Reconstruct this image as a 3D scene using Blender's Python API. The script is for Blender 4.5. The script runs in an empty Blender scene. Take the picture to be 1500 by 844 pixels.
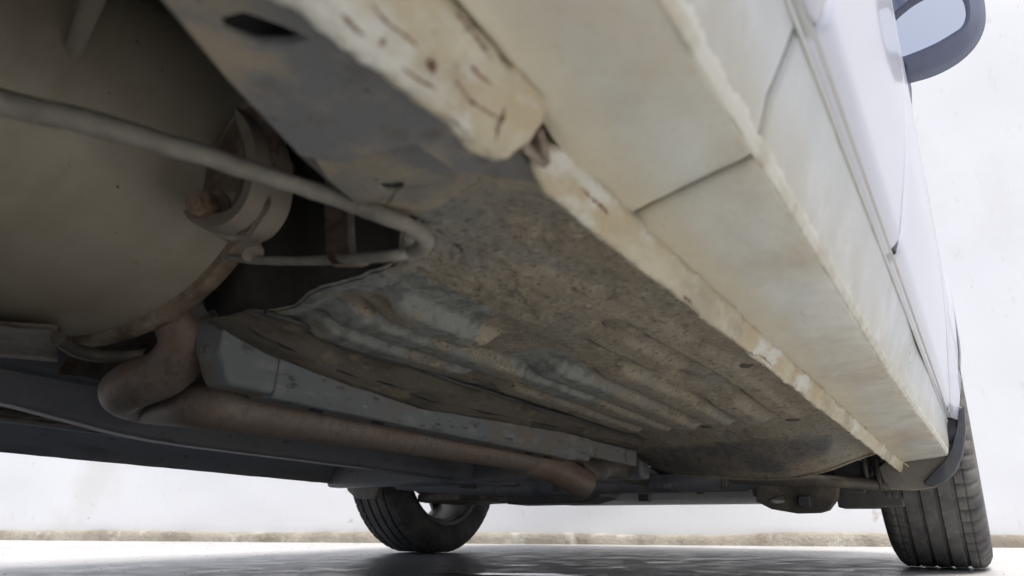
import bpy, bmesh, math, random
from mathutils import Vector, Matrix, noise
from mathutils.geometry import tessellate_polygon
random.seed(7)
R = math.radians
S = bpy.context.scene
C = S.collection
# ------------------------------------------------------------------ camera
CAM = Vector((0.855, 0.0, 0.109))
F_PX, PITCH, YAW = 1083.0, R(17.285), R(31.68)
cam_d = bpy.data.cameras.new('camera'); cam = bpy.data.objects.new('camera', cam_d); C.objects.link(cam)
cam.location = CAM
cam.rotation_euler = (R(90) + PITCH, 0, YAW)
cam_d.sensor_width = 36; cam_d.lens = 36 * F_PX / 1500
cam_d.clip_start = 0.01; cam_d.clip_end = 500
cam_d.dof.use_dof = True; cam_d.dof.focus_distance = 1.35; cam_d.dof.aperture_fstop = 8.5
S.camera = cam
# ------------------------------------------------------------------ light
w = bpy.data.worlds.new('World'); S.world = w; w.use_nodes = True
nt = w.node_tree
sky = nt.nodes.new('ShaderNodeTexSky'); sky.sky_type = 'NISHITA'; sky.sun_disc = False
sky.sun_elevation = R(70); sky.sun_rotation = R(115); sky.dust_density = 6.0; sky.air_density = 1.0; sky.ozone_density = 1.2
bgn = nt.nodes['Background']; nt.links.new(sky.outputs[0], bgn.inputs[0]); bgn.inputs[1].default_value = 0.15
sd = bpy.data.lights.new('sun', 'SUN'); so = bpy.data.objects.new('sun', sd); C.objects.link(so)
sd.energy = 4.6; sd.angle = R(20); sd.color = (1.0, 0.975, 0.94)
az, el = R(115), R(70)
to_sun = Vector((math.sin(az) * math.cos(el), math.cos(az) * math.cos(el), math.sin(el)))
so.rotation_euler = to_sun.to_track_quat('Z', 'Y').to_euler()
S.view_settings.view_transform = 'Standard'; S.view_settings.look = 'None'
S.view_settings.exposure = 0.15; S.view_settings.gamma = 1.0
S.render.engine = 'CYCLES'
S.cycles.max_bounces = 10; S.cycles.diffuse_bounces = 6

# ------------------------------------------------------------------ car frame: nose 1.7 degrees down
RHO = R(1.7)
B2W = Matrix.Rotation(-RHO, 3, 'X'); W2B = B2W.transposed()
_m = cam.rotation_euler.to_matrix()
CB = W2B @ CAM
def ray(px, py):
    return _m @ Vector(((px - 750) / F_PX, -(py - 422) / F_PX, -1.0))
def P(px, py, ax, v):                     # surveyed point in the car frame where coordinate ax equals v
    d = W2B @ ray(px, py)
    return CB + d * ((v - CB[ax]) / d[ax])
def D(px, py, depth):
    return CB + (W2B @ ray(px, py)) * depth
def ground(px, py, z=0.0):
    d = ray(px, py); return CAM + d * ((z - CAM.z) / d.z)

def fb(v, sc, seed=0.0, oct=4):
    p = Vector((v[0] * sc + seed, v[1] * sc - seed * .7, v[2] * sc + seed * 1.3))
    return noise.fractal(p, 1.0, 2.0, oct)
def sstep(a, b, x):
    t = min(1, max(0, (x - a) / (b - a))); return t * t * (3 - 2 * t)

# ------------------------------------------------------------------ materials
def mat(name, base, layers=(), rough=.6, metal=0.0, bump=(), coat=0.0, rough_var=0.0):
    """layers: (colour, scale, (sx,sy,sz), lo, hi, strength[, extra]) mixed by noise over the surface;
       bump: (scale, (sx,sy,sz), strength, distance)"""
    m = bpy.data.materials.new(name); m.use_nodes = True; t = m.node_tree; N = t.nodes; L = t.links
    b = N['Principled BSDF']
    tc = N.new('ShaderNodeTexCoord')
    def nz(scale, st, detail=6, seed=0, rough_=.6):
        mp = N.new('ShaderNodeMapping'); mp.inputs['Scale'].default_value = st
        mp.inputs['Location'].default_value = (seed * 3.1, seed * 1.7, seed * 2.3)
        L.new(tc.outputs['Object'], mp.inputs[0])
        n = N.new('ShaderNodeTexNoise'); n.inputs['Scale'].default_value = scale; n.inputs['Detail'].default_value = detail
        n.inputs['Roughness'].default_value = rough_
        L.new(mp.outputs[0], n.inputs['Vector']); return n.outputs['Fac']
    col = None
    rgb = N.new('ShaderNodeRGB'); rgb.outputs[0].default_value = (*base, 1); col = rgb.outputs[0]
    fac_sum = None
    for i, ly in enumerate(layers):
        c, sc, st, lo, hi, k = ly[:6]
        f = nz(sc, st, seed=i + 1 + len(name))
        mr = N.new('ShaderNodeMapRange'); mr.inputs[1].default_value = lo; mr.inputs[2].default_value = hi
        mr.inputs[4].default_value = k; mr.clamp = True; L.new(f, mr.inputs[0])
        fac = mr.outputs[0]
        if len(ly) > 6:                     # limit by position: (axis, v0, v1) 0 at v0 -> 1 at v1
            for (ax, v0, v1) in ly[6]:
                sp = N.new('ShaderNodeSeparateXYZ'); L.new(tc.outputs['Object'], sp.inputs[0])
                m2 = N.new('ShaderNodeMapRange'); m2.inputs[1].default_value = v0; m2.inputs[2].default_value = v1
                wob = N.new('ShaderNodeMath'); wob.operation = 'MULTIPLY_ADD'
                L.new(f, wob.inputs[0]); wob.inputs[1].default_value = (v1 - v0) * 1.5
                L.new(sp.outputs[ax], wob.inputs[2])
                wo2 = N.new('ShaderNodeMath'); wo2.operation = 'SUBTRACT'; L.new(wob.outputs[0], wo2.inputs[0]); wo2.inputs[1].default_value = (v1 - v0) * .75
                L.new(wo2.outputs[0], m2.inputs[0])
                mu = N.new('ShaderNodeMath'); mu.operation = 'MULTIPLY'; L.new(fac, mu.inputs[0]); L.new(m2.outputs[0], mu.inputs[1]); fac = mu.outputs[0]
        mx = N.new('ShaderNodeMix'); mx.data_type = 'RGBA'
        L.new(fac, mx.inputs[0]); L.new(col, mx.inputs[6]); mx.inputs[7].default_value = (*c, 1)
        col = mx.outputs[2]
    L.new(col, b.inputs['Base Color'])
    b.inputs['Roughness'].default_value = rough
    if rough_var:
        f = nz(14, (1, 1, 1), seed=9); mr = N.new('ShaderNodeMapRange'); mr.inputs[1].default_value = .35; mr.inputs[2].default_value = .65
        mr.inputs[3].default_value = max(0, rough - rough_var); mr.inputs[4].default_value = min(1, rough + rough_var)
        L.new(f, mr.inputs[0]); L.new(mr.outputs[0], b.inputs['Roughness'])
    b.inputs['Metallic'].default_value = metal
    b.inputs['Coat Weight'].default_value = coat; b.inputs['Coat Roughness'].default_value = .08
    prev = None
    for i, (sc, st, k, dist) in enumerate(bump):
        bp = N.new('ShaderNodeBump'); bp.inputs['Strength'].default_value = k; bp.inputs['Distance'].default_value = dist
        L.new(nz(sc, st, detail=8, seed=20 + i, rough_=.65), bp.inputs['Height'])
        if prev: L.new(prev, bp.inputs['Normal'])
        prev = bp.outputs[0]
    if prev: L.new(prev, b.inputs['Normal'])
    return m
U = (1, 1, 1)
M = {}
M['door'] = mat('door_paint', (.45, .47, .54), [((.43, .43, .42), 9, U, .5, .8, .35)], rough=.28, coat=.5, bump=[(400, U, .05, .0005)])
M['sill'] = mat('sill_paint', (.405, .415, .37),
    [((.37, .335, .255), 6, (1, .6, 1), .44, .64, .75), ((.33, .27, .19), 22, (1, .2, 1), .56, .70, .45), ((.47, .49, .465), 10, (1, .6, 1), .52, .70, .6), ((.31, .245, .165), 5, (1, 1, 1), .50, .64, .6),
     ((.36, .21, .11), 150, (1, .10, 1), .64, .70, .45), ((.45, .41, .30), 12, (1, .3, 1), .25, .5, .9, [(0, .756, .732)]), ((.33, .29, .21), 320, (1, .6, 1), .56, .66, .4), ((.14, .11, .08), 260, U, .68, .72, .7)], rough=.5, rough_var=.12, coat=.1,
    bump=[(420, U, .2, .0006), (30, (1, .4, 1), .25, .002)])
M['sill_outer'] = mat('lower_body_paint', (.45, .47, .465),
    [((.37, .35, .27), 12, (1, .4, 1), .20, .5, .85, [(2, .318, .284)]), ((.43, .425, .37), 6, (1, .4, 1), .46, .68, .55), ((.36, .31, .22), 14, (1, 1.2, .5), .58, .72, .4), ((.57, .595, .60), 22, U, .54, .7, .5), ((.34, .30, .22), 340, U, .58, .68, .35), ((.20, .17, .13), 280, U, .68, .72, .6)], rough=.42, rough_var=.1, coat=.2,
    bump=[(360, U, .15, .0005), (24, U, .12, .002)])
M['flange'] = mat('flange_paint', (.47, .435, .32),
    [((.40, .33, .21), 22, (1, .5, 1), .46, .60, .8), ((.57, .58, .54), 30, (1, .5, 1), .53, .62, .85), ((.22, .16, .10), 45, (1, .3, 1), .62, .70, .75), ((.30, .26, .19), 14, (1, .6, 1), .52, .62, .7), ((.12, .08, .055), 160, U, .66, .71, .8)], rough=.65,
    bump=[(200, U, .8, .0018), (60, (1, .5, 1), .9, .005)])
M['bead'] = mat('sealant', (.52, .52, .46), [((.37, .33, .25), 40, U, .45, .65, .7)], rough=.7, bump=[(250, U, .5, .001)])
M['under'] = mat('underseal_dirt', (.29, .25, .18),
    [((.36, .315, .235), 16, (1, .5, 1), .42, .66, .85), ((.17, .15, .115), 26, (1, .4, 1), .54, .70, .8), ((.46, .41, .32), 95, (1, .7, 1), .57, .66, .6), ((.12, .105, .085), 75, (1, .5, 1), .57, .65, .6), ((.225, .23, .21), 7, (1.2, .6, 1), .50, .62, .7),
     ((.08, .07, .06), 210, U, .57, .65, .8), ((.30, .19, .11), 50, U, .68, .73, .4)], rough=.85,
    bump=[(300, U, .9, .0018), (70, (1, .7, 1), .6, .003)])
M['inner'] = mat('inner_sill_dirt', (.235, .21, .16), [((.13, .14, .15), 9, (1, .6, 1), .46, .58, .85), ((.31, .26, .185), 18, U, .5, .66, .8), ((.10, .085, .07), 40, U, .56, .68, .6), ((.07, .06, .05), 150, U, .65, .70, .7)], rough=.8,
    bump=[(180, U, .5, .0015), (30, U, .4, .004)])
M['rail'] = mat('rail_paint', (.185, .20, .205), [((.21, .18, .135), 18, (1, .35, 1), .45, .60, .9), ((.27, .28, .27), 45, (1, .3, 1), .55, .66, .7), ((.06, .065, .07), 90, (1, .4, 1), .58, .66, .8), ((.42, .38, .30), 170, (1, .25, 1), .64, .70, .7)], rough=.7,
    bump=[(240, U, .6, .0015), (40, (1, .4, 1), .6, .004)])
M['lap'] = mat('lap_flange_dirt', (.125, .11, .085), [((.07, .062, .05), 30, (1, .3, 1), .46, .6, .85), ((.23, .185, .12), 50, (1, .4, 1), .56, .68, .7)], rough=.9, bump=[(200, U, .8, .0015), (50, (1, .4, 1), .8, .004)])
M['muffler'] = mat('dusty_aluminised_steel', (.40, .36, .275), [((.48, .44, .345), 8, U, .4, .65, .8), ((.33, .28, .19), 5, (1, 2, 1), .5, .65, .7), ((.10, .06, .04), 85, U, .685, .71, .9), ((.20, .13, .08), 26, (1, 1, .3), .67, .72, .8), ((.36, .31, .23), 55, U, .5, .7, .5)], rough=.6, metal=.15, bump=[(300, U, .15, .0006)], rough_var=.08)
M['seam'] = mat('muffler_seam', (.30, .24, .17), [((.15, .10, .07), 30, U, .45, .6, .8), ((.42, .37, .28), 50, U, .55, .66, .8)], rough=.7, metal=.2, bump=[(200, U, .5, .001)])
M['pipe'] = mat('rusty_exhaust_pipe', (.225, .19, .16), [((.275, .235, .195), 60, U, .45, .6, .6), ((.17, .125, .10), 110, U, .52, .64, .7), ((.38, .33, .27), 240, U, .60, .68, .5), ((.24, .145, .095), 12, (1, .5, 1), .46, .62, .65), ((.10, .065, .05), 200, U, .62, .69, .7)], rough=.6, metal=.25, bump=[(420, U, .35, .0005)])
M['cable'] = mat('dusty_cable_sheath', (.235, .225, .19), [((.15, .14, .12), 60, U, .45, .65, .7), ((.33, .29, .23), 90, U, .56, .68, .6)], rough=.75, bump=[(300, U, .4, .0008)])
M['steel'] = mat('dirty_bracket_steel', (0.195, 0.156, 0.124), [((0.117, 0.078, 0.058), 40, U, .45, .6, .8), ((0.312, 0.273, 0.221), 90, U, .56, .68, .6)], rough=.65, metal=.4, bump=[(260, U, .4, .0008)])
M['rubber'] = mat('dusty_rubber', (0.273, 0.240, 0.189), [((0.169, 0.150, 0.124), 40, U, .48, .68, .7)], rough=.8, bump=[(260, U, .3, .0006)])
M['bolt'] = mat('rusty_bolt', (.30, .225, .16), [((.16, .10, .07), 120, U, .45, .6, .8)], rough=.7, metal=.3, bump=[(400, U, .5, .0006)])
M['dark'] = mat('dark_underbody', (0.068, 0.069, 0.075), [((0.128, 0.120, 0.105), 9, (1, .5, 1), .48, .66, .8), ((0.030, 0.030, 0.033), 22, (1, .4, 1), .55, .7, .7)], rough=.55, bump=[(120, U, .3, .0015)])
M['step'] = mat('dark_step', (.03, .028, .024), [((.07, .06, .045), 14, U, .5, .7, .7)], rough=.9, bump=[(120, U, .5, .003)])  # shade of the recess behind the floor edge, put into a near-black colour
M['far'] = mat('far_underbody', (.20, .21, .235), [((.24, .235, .21), 6, (1, .3, 1), .48, .66, .8), ((.10, .11, .13), 12, (1, .25, 1), .52, .66, .8), ((.40, .39, .35), 8, (3, .2, 3), .64, .69, .6), ((.07, .07, .075), 60, (1, .5, 1), .62, .68, .6)], rough=.5, bump=[(90, (1, .4, 1), .3, .002)])  # bluish haze and far-side shade are put into this colour
M['arm'] = mat('suspension_steel', (0.112, 0.102, 0.087), [((0.225, 0.188, 0.143), 20, U, .5, .68, .8)], rough=.6, metal=.3, bump=[(200, U, .4, .001)])
M['plastic'] = mat('blue_black_plastic', (.05, .065, .13), [((.07, .085, .14), 22, U, .5, .7, .6)], rough=.38, bump=[(800, U, .1, .0003)])  # blue of the sky's reflection is put into the base colour
M['flap'] = mat('dark_flap_plastic', (.045, .05, .065), [((.10, .095, .085), 18, U, .46, .66, .7)], rough=.5, bump=[(500, U, .2, .0005)])
M['guard'] = mat('dusty_mudguard_plastic', (0.182, 0.169, 0.150), [((0.299, 0.260, 0.208), 16, U, .42, .65, .8), ((0.091, 0.091, 0.091), 40, U, .58, .7, .5)], rough=.75, bump=[(300, U, .3, .0008)])
M['black'] = mat('black_plastic', (.02, .022, .03), [((.07, .07, .07), 30, U, .5, .75, .4)], rough=.45)
M['tyre'] = mat('tyre_rubber', (0.068, 0.068, 0.069), [((0.180, 0.173, 0.158), 13, U, .38, .66, .75), ((0.255, 0.240, 0.210), 60, U, .58, .7, .4)], rough=.85, bump=[(500, U, .35, .0006)])
M['rim'] = mat('dull_alloy', (.17, .155, .135), [((.09, .075, .06), 22, U, .45, .65, .8)], rough=.45, metal=.6)
M['disc'] = mat('brake_iron', (.10, .085, .07), [((.17, .10, .06), 30, U, .5, .65, .7)], rough=.6, metal=.5)
M['chrome'] = mat('mirror_glass', (.97, .95, .92), rough=.03, metal=1.0)
M['lamp'] = mat('lamp_lens', (.6, .62, .64), rough=.1, coat=1)
M['red'] = mat('red_lens', (.35, .02, .02), rough=.15, coat=1)
def mk_glass():
    m = mat('window_glass', (.03, .035, .035), rough=.04, coat=1.0); return m
M['glass'] = mk_glass()

def add_patch(m, name, colour, scale, lo=.97, hi=1.04, k=.92):
    t = m.node_tree; N, L = t.nodes, t.links; b = N['Principled BSDF']
    src = b.inputs['Base Color'].links[0].from_socket
    at = N.new('ShaderNodeAttribute'); at.attribute_name = name
    tc = N.new('ShaderNodeTexCoord'); n = N.new('ShaderNodeTexNoise'); n.inputs['Scale'].default_value = scale; n.inputs['Detail'].default_value = 8
    L.new(tc.outputs['Object'], n.inputs['Vector'])
    a = N.new('ShaderNodeMath'); a.operation = 'MULTIPLY_ADD'; L.new(n.outputs['Fac'], a.inputs[0]); a.inputs[1].default_value = 1.0; L.new(at.outputs['Fac'], a.inputs[2])
    mr = N.new('ShaderNodeMapRange'); mr.inputs[1].default_value = lo; mr.inputs[2].default_value = hi; mr.inputs[4].default_value = k; L.new(a.outputs[0], mr.inputs[0])
    n2 = N.new('ShaderNodeTexNoise'); n2.inputs['Scale'].default_value = 70; n2.inputs['Detail'].default_value = 8; L.new(tc.outputs['Object'], n2.inputs['Vector'])
    cr = N.new('ShaderNodeMix'); cr.data_type = 'RGBA'; cr.inputs[6].default_value = (*[c * 1.15 for c in colour], 1); cr.inputs[7].default_value = (*[c * .66 for c in colour], 1)
    m3 = N.new('ShaderNodeMapRange'); m3.inputs[1].default_value = .45; m3.inputs[2].default_value = .62; L.new(n2.outputs['Fac'], m3.inputs[0]); L.new(m3.outputs[0], cr.inputs[0])
    mx = N.new('ShaderNodeMix'); mx.data_type = 'RGBA'; L.new(mr.outputs[0], mx.inputs[0]); L.new(src, mx.inputs[6]); L.new(cr.outputs[2], mx.inputs[7])
    L.new(mx.outputs[2], b.inputs['Base Color'])
add_patch(M['under'], 'bare_paint', (.235, .255, .24), 26, .93, 1.06, .85)
add_patch(M['under'], 'dark_patch', (.10, .10, .105), 14, .75, 1.25, .8)
# ------------------------------------------------------------------ mesh helpers
def link(name, me, m, parent=None, smooth=True):
    if smooth:
        me.polygons.foreach_set('use_smooth', [True] * len(me.polygons))
    o = bpy.data.objects.new(name, me); C.objects.link(o)
    if m: me.materials.append(M[m] if isinstance(m, str) else m)
    if parent: o.parent = parent
    return o
def raw(name, vs, fs, m, parent=None, smooth=True, recalc=True, angle=None):
    me = bpy.data.meshes.new(name); me.from_pydata([tuple(v) for v in vs], [], fs); me.update()
    if recalc:
        bm = bmesh.new(); bm.from_mesh(me); bmesh.ops.recalc_face_normals(bm, faces=bm.faces); bm.to_mesh(me); bm.free()
    if smooth and angle: me.set_sharp_from_angle(angle=R(angle))
    o = link(name, me, m, parent, smooth)
    if smooth and angle: me.set_sharp_from_angle(angle=R(angle))
    return o
def grid(name, nu, nv, f, m, parent, thick=0.0, angle=50, flip=False):
    vs = [f(u / nu, v / nv) for v in range(nv + 1) for u in range(nu + 1)]
    fs = [(a, a + 1, a + nu + 2, a + nu + 1) for v in range(nv) for u in range(nu) for a in [v * (nu + 1) + u]]
    if flip: fs = [q[::-1] for q in fs]
    o = raw(name, vs, fs, m, parent, recalc=False, angle=angle)
    if thick:
        md = o.modifiers.new('thickness', 'SOLIDIFY'); md.thickness = abs(thick); md.offset = -1 if thick > 0 else 1
    return o
def loft(name, rings, m, parent, caps=True, closed=True, angle=40):
    n = len(rings[0]); vs = [p for r in rings for p in r]; fs = []
    for i in range(len(rings) - 1):
        for j in range(n if closed else n - 1):
            k = (j + 1) % n
            fs.append((i * n + j, i * n + k, (i + 1) * n + k, (i + 1) * n + j))
    if caps and closed:
        fs.append(tuple(range(n))[::-1]); fs.append(tuple(range((len(rings) - 1) * n, len(rings) * n)))
    return raw(name, vs, fs, m, parent, angle=angle)
def spline(pts, n=10):
    out = []
    pts = [Vector(p) for p in pts]
    for i in range(len(pts) - 1):
        p0 = pts[max(0, i - 1)]; p1 = pts[i]; p2 = pts[i + 1]; p3 = pts[min(len(pts) - 1, i + 2)]
        for k in range(n):
            t = k / n
            out.append(.5 * ((2 * p1) + (p2 - p0) * t + (2 * p0 - 5 * p1 + 4 * p2 - p3) * t * t + (3 * p1 - p0 - 3 * p2 + p3) * t ** 3))
    out.append(pts[-1]); return out
def tube(name, pts, r, m, parent, seg=20, n=10, caps=True, flat=None, rough=0.0):
    sp = spline(pts, n) if n > 1 else [Vector(p) for p in pts]
    rings = []; up = None
    for i, p in enumerate(sp):
        d = (sp[min(i + 1, len(sp) - 1)] - sp[max(i - 1, 0)]).normalized()
        if up is None:
            up = d.orthogonal().normalized()
        up = (up - d * up.dot(d)).normalized(); sd_ = d.cross(up)
        rr = r(i / (len(sp) - 1)) if callable(r) else r
        ring = []
        for k in range(seg):
            a = 2 * math.pi * k / seg
            q = rr * (1 + (rough * fb(p + up * math.cos(a) * .01, 60) if rough else 0))
            ring.append(p + up * math.cos(a) * q + sd_ * math.sin(a) * q * (flat or 1))
        rings.append(ring)
    return loft(name, rings, m, parent, caps=caps)
def ribbon(name, pts, wv, th, m, parent, n=8):
    """flat strap of width vector wv and thickness th along a path"""
    sp = spline(pts, n); wv = Vector(wv); rings = []
    for i, p in enumerate(sp):
        d = (sp[min(i + 1, len(sp) - 1)] - sp[max(i - 1, 0)]).normalized()
        nn = d.cross(wv.normalized()).normalized() * th / 2; h = wv / 2
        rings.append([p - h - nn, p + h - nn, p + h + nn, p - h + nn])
    o = loft(name, rings, m, parent, angle=35); bev(o, th * .3); return o
def bev(o, wd, seg=2):
    md = o.modifiers.new('bevel', 'BEVEL'); md.width = wd; md.segments = seg; md.limit_method = 'ANGLE'; md.angle_limit = R(35); md.harden_normals = False
    return o
def box(name, c, s, m, parent, b=.003, rot=None):
    x, y, z = (k / 2 for k in s); c = Vector(c)
    vs = [Vector((i * x, j * y, k * z)) for i in (-1, 1) for j in (-1, 1) for k in (-1, 1)]
    if rot: vs = [Matrix.Rotation(rot[1], 3, rot[0]) @ v for v in vs]
    vs = [v + c for v in vs]
    o = raw(name, vs, [(0, 1, 3, 2), (4, 6, 7, 5), (0, 4, 5, 1), (2, 3, 7, 6), (0, 2, 6, 4), (1, 5, 7, 3)], m, parent, angle=30)
    if b: bev(o, b)
    return o
def prism(name, outline, ax, a, b_, m, parent, holes=(), bv=.002):
    """outline in the two other axes (in order), extruded along ax from a to b_"""
    loops = [outline] + list(holes)
    flat = [p for l in loops for p in l]
    tris = tessellate_polygon([[Vector((p[0], p[1], 0)) for p in l] for l in loops])
    def mk(p, v):
        q = [p[0], p[1]]; q.insert(ax, v); return Vector(q)
    n = len(flat); vs = [mk(p, a) for p in flat] + [mk(p, b_) for p in flat]
    fs = [tuple(t) for t in tris] + [tuple(i + n for i in t[::-1]) for t in tris]
    o0 = 0
    for l in loops:
        for i in range(len(l)):
            j = (i + 1) % len(l); fs.append((o0 + i, o0 + j, o0 + j + n, o0 + i + n))
        o0 += len(l)
    o = raw(name, vs, fs, m, parent, smooth=False)
    if bv: bev(o, bv, 2)
    return o
def tag(o, label=None, cat=None, kind=None, group=None):
    for k, v in (('label', label), ('category', cat), ('kind', kind), ('group', group)):
        if v: o[k] = v
    return o

# ================================================================== the setting
gm = mat('concrete_ground', (.43, .43, .43), [((.37, .37, .37), 1.3, (1, .35, 1), .42, .62, .8), ((.48, .48, .47), 2.4, (1, .5, 1), .5, .68, .7), ((.30, .295, .29), 12, U, .60, .72, .4), ((.16, .15, .14), 70, U, .68, .74, .6)], rough=.38, rough_var=.12,
         bump=[(18, U, .04, .006), (160, U, .12, .002)])
G = grid('ground', 120, 120, lambda u, v: Vector(((u - .5) * 60, (v - .5) * 60, 0)), gm, None); tag(G, kind='structure')
def puddle(cx, cy, rx, ry, seed, rot=0):
    n = 90; vs = [Vector((0, 0, .0))]
    for i in range(n):
        a = 2 * math.pi * i / n; k = 1 + .55 * fb((math.cos(a), math.sin(a), seed), 1.6) + .15 * fb((math.cos(a), math.sin(a), seed), 6)
        p = Vector((math.cos(a) * rx * k, math.sin(a) * ry * k, 0)); p.rotate(Matrix.Rotation(rot, 3, 'Z')); vs.append(p)
    fs = [(0, 1 + i, 1 + (i + 1) % n) for i in range(n)]
    o = raw('puddle', vs, fs, wet, None); o.location = (cx, cy, .0025 + seed * .0002); tag(o, kind='structure')
wet = mat('wet_concrete', (.085, .082, .08), [((.13, .125, .12), 9, U, .45, .65, .8)], rough=.09, rough_var=.05, coat=.6, bump=[(40, U, .03, .002)])
for i, (px, py, rx, ry) in enumerate([(720, 843, .14, .022), (800, 845, .08, .010), (760, 830, .05, .008), (905, 833, .02, .005), (960, 826, .03, .005), (1150, 828, .02, .005), (880, 819, .12, .005), (1040, 821, .14, .005), (1190, 822, .10, .004)]):
    g = ground(px, py); puddle(g.x, g.y, rx, ry, i + 1, R(31.7))
# wall and kerb run together at an angle ahead of the car
wd = Vector((1, .345, 0)).normalized(); wn = Vector((wd.y, -wd.x, 0))   # wn points back to the car
W0 = Vector((0, 3.31, 0))
wm = mat('white_wall_paint', (.67, .69, .72), [((.56, .55, .53), 2.2, (1, 1, .6), .58, .72, .5), ((.42, .38, .30), 9, U, .665, .72, .7), ((.50, .49, .47), 30, (1, 1, .4), .62, .70, .4), ((.62, .64, .67), .9, (1, 1, 1.5), .45, .65, .6)], rough=.6, bump=[(5, U, .12, .010)])
rng = random.Random(3)
wall = grid('wall', 260, 60, lambda u, v: W0 + wd * ((u - .52) * 15) + wn * (.004 * fb((u * 15, 0, v * 3.9), 2)) + Vector((0, 0, v ** 1.3 * 3.9)), wm, None, thick=.2, flip=False)
tag(wall, 'tall white painted rendered wall standing beyond the car nose', 'wall')
km = mat('grubby_plinth', (.27, .25, .21), [((.16, .14, .11), 5, (1, 1, .5), .45, .6, .8), ((.42, .41, .37), 11, (1, 1, .5), .55, .68, .8), ((.36, .27, .12), 8, U, .6, .7, .7)], rough=.85, bump=[(60, U, .8, .01)])
def kerb_f(u, v):
    s = (u - .52) * 15
    h = .045 + .010 * fb((s, 0, 0), 1.1) + .0025 * fb((s, 3, 0), 9)
    prof = [(0.055, 0), (.05, .45), (.042, .85), (.03, 1.0), (-.002, 1.03)]
    k = min(3, int(v * 4)); t = v * 4 - k; a, c = prof[k], prof[min(4, k + 1)]
    o_ = a[0] + (c[0] - a[0]) * t; z = (a[1] + (c[1] - a[1]) * t) * h
    return W0 + wd * s + wn * (o_ + .006 * fb((s, z * 8, 5), 6)) + Vector((0, 0, z))
kerb = grid('kerb', 700, 4, kerb_f, km, None); tag(kerb, kind='structure')
# grit on the concrete
vs, fs = [], []
for i in range(170):
    px, py = rng.uniform(0, 1500), 800 + 44 * rng.random() ** .8
    g = ground(px, py); r_ = rng.uniform(.0006, .0025) * (1 if py > 815 else 1.4); n0 = len(vs)
    for k in range(5):
        a = k * 1.2566 + rng.random(); vs.append(g + Vector((math.cos(a) * r_, math.sin(a) * r_, .0005)))
    vs.append(g + Vector((0, 0, r_ * .8)))
    for k in range(5): fs.append((n0 + k, n0 + (k + 1) % 5, n0 + 5))
grit = raw('grit', vs, fs, mat('grit', (.12, .10, .08), rough=.9), None, smooth=False)
tag(grit, 'dark grit scattered over the pale concrete', 'grit', 'stuff')

# ================================================================== the car
car = bpy.data.objects.new('car', None); C.objects.link(car); car.rotation_euler = (-RHO, 0, 0)
tag(car, 'white car seen from below with dirty sill, exhaust and dusty underbody', 'car')
A_Y, A_Z, WB = 2.05, .371, 2.52           # front axle; wheelbase

# ---- body side profile x(z)
SIDE = [(.277, .790), (.300, .7985), (.343, .814), (.3455, .8215), (.36, .826), (.42, .8345), (.49, .843), (.60, .850), (.75, .852), (.90, .846), (.95, .838), (1.10, .80), (1.25, .745), (1.38, .69), (1.43, .62), (1.46, .50)]
def side_x(z):
    for (a, xa), (b_, xb) in zip(SIDE, SIDE[1:]):
        if z <= b_: 
            t = (z - a) / (b_ - a); return xa + (xb - xa) * max(0, t)
    return SIDE[-1][1]
def taper(y):
    return 1 - .16 * sstep(2.25, 2.75, y) - .10 * sstep(-1.0, -1.45, y)
def panel(name, ylo, yhi, zlo, zhi, m, sx=1, nu=40, nv=40, g=.0027, inset=0.0, thick=.006, parent=car, lab=None):
    def f(u, v):
        zl = zlo((ylo(zlo0) * (1 - u) + yhi(zlo0) * u)) if callable(zlo) else zlo
        z = zl + (zhi - zl) * v
        y = (ylo(z) + g) * (1 - u) + (yhi(z) - g) * u
        x = (side_x(z) - inset) * taper(y)
        # rolled edges of the panel
        e = min(u * (yhi(z) - ylo(z)), (1 - u) * (yhi(z) - ylo(z)))
        x -= .004 * (1 - sstep(0, .006, e))
        return Vector((sx * x, y, z))
    zlo0 = .4
    o = grid(name, nu, nv, f, m, parent, thick=thick * (1 if sx > 0 else -1), flip=(sx < 0))
    if lab: o['label'] = lab
    return o
cst = lambda c: (lambda z: c)
rear_gap = lambda z: .325 + (z - .345) * .55
b_gap = lambda z: .70 + (z - .388) * .55 if z < .6 else .816 + (z - .6) * .06
f_gap = lambda z: 1.60 - .10 * sstep(.345, .45, z)
def arch_z(yc, base):
    Rr = .335
    def f(y):
        d = abs(y - yc)
        return A_Z - .005 + math.sqrt(max(0, Rr * Rr - d * d)) if d < Rr else base
    return f
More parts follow.
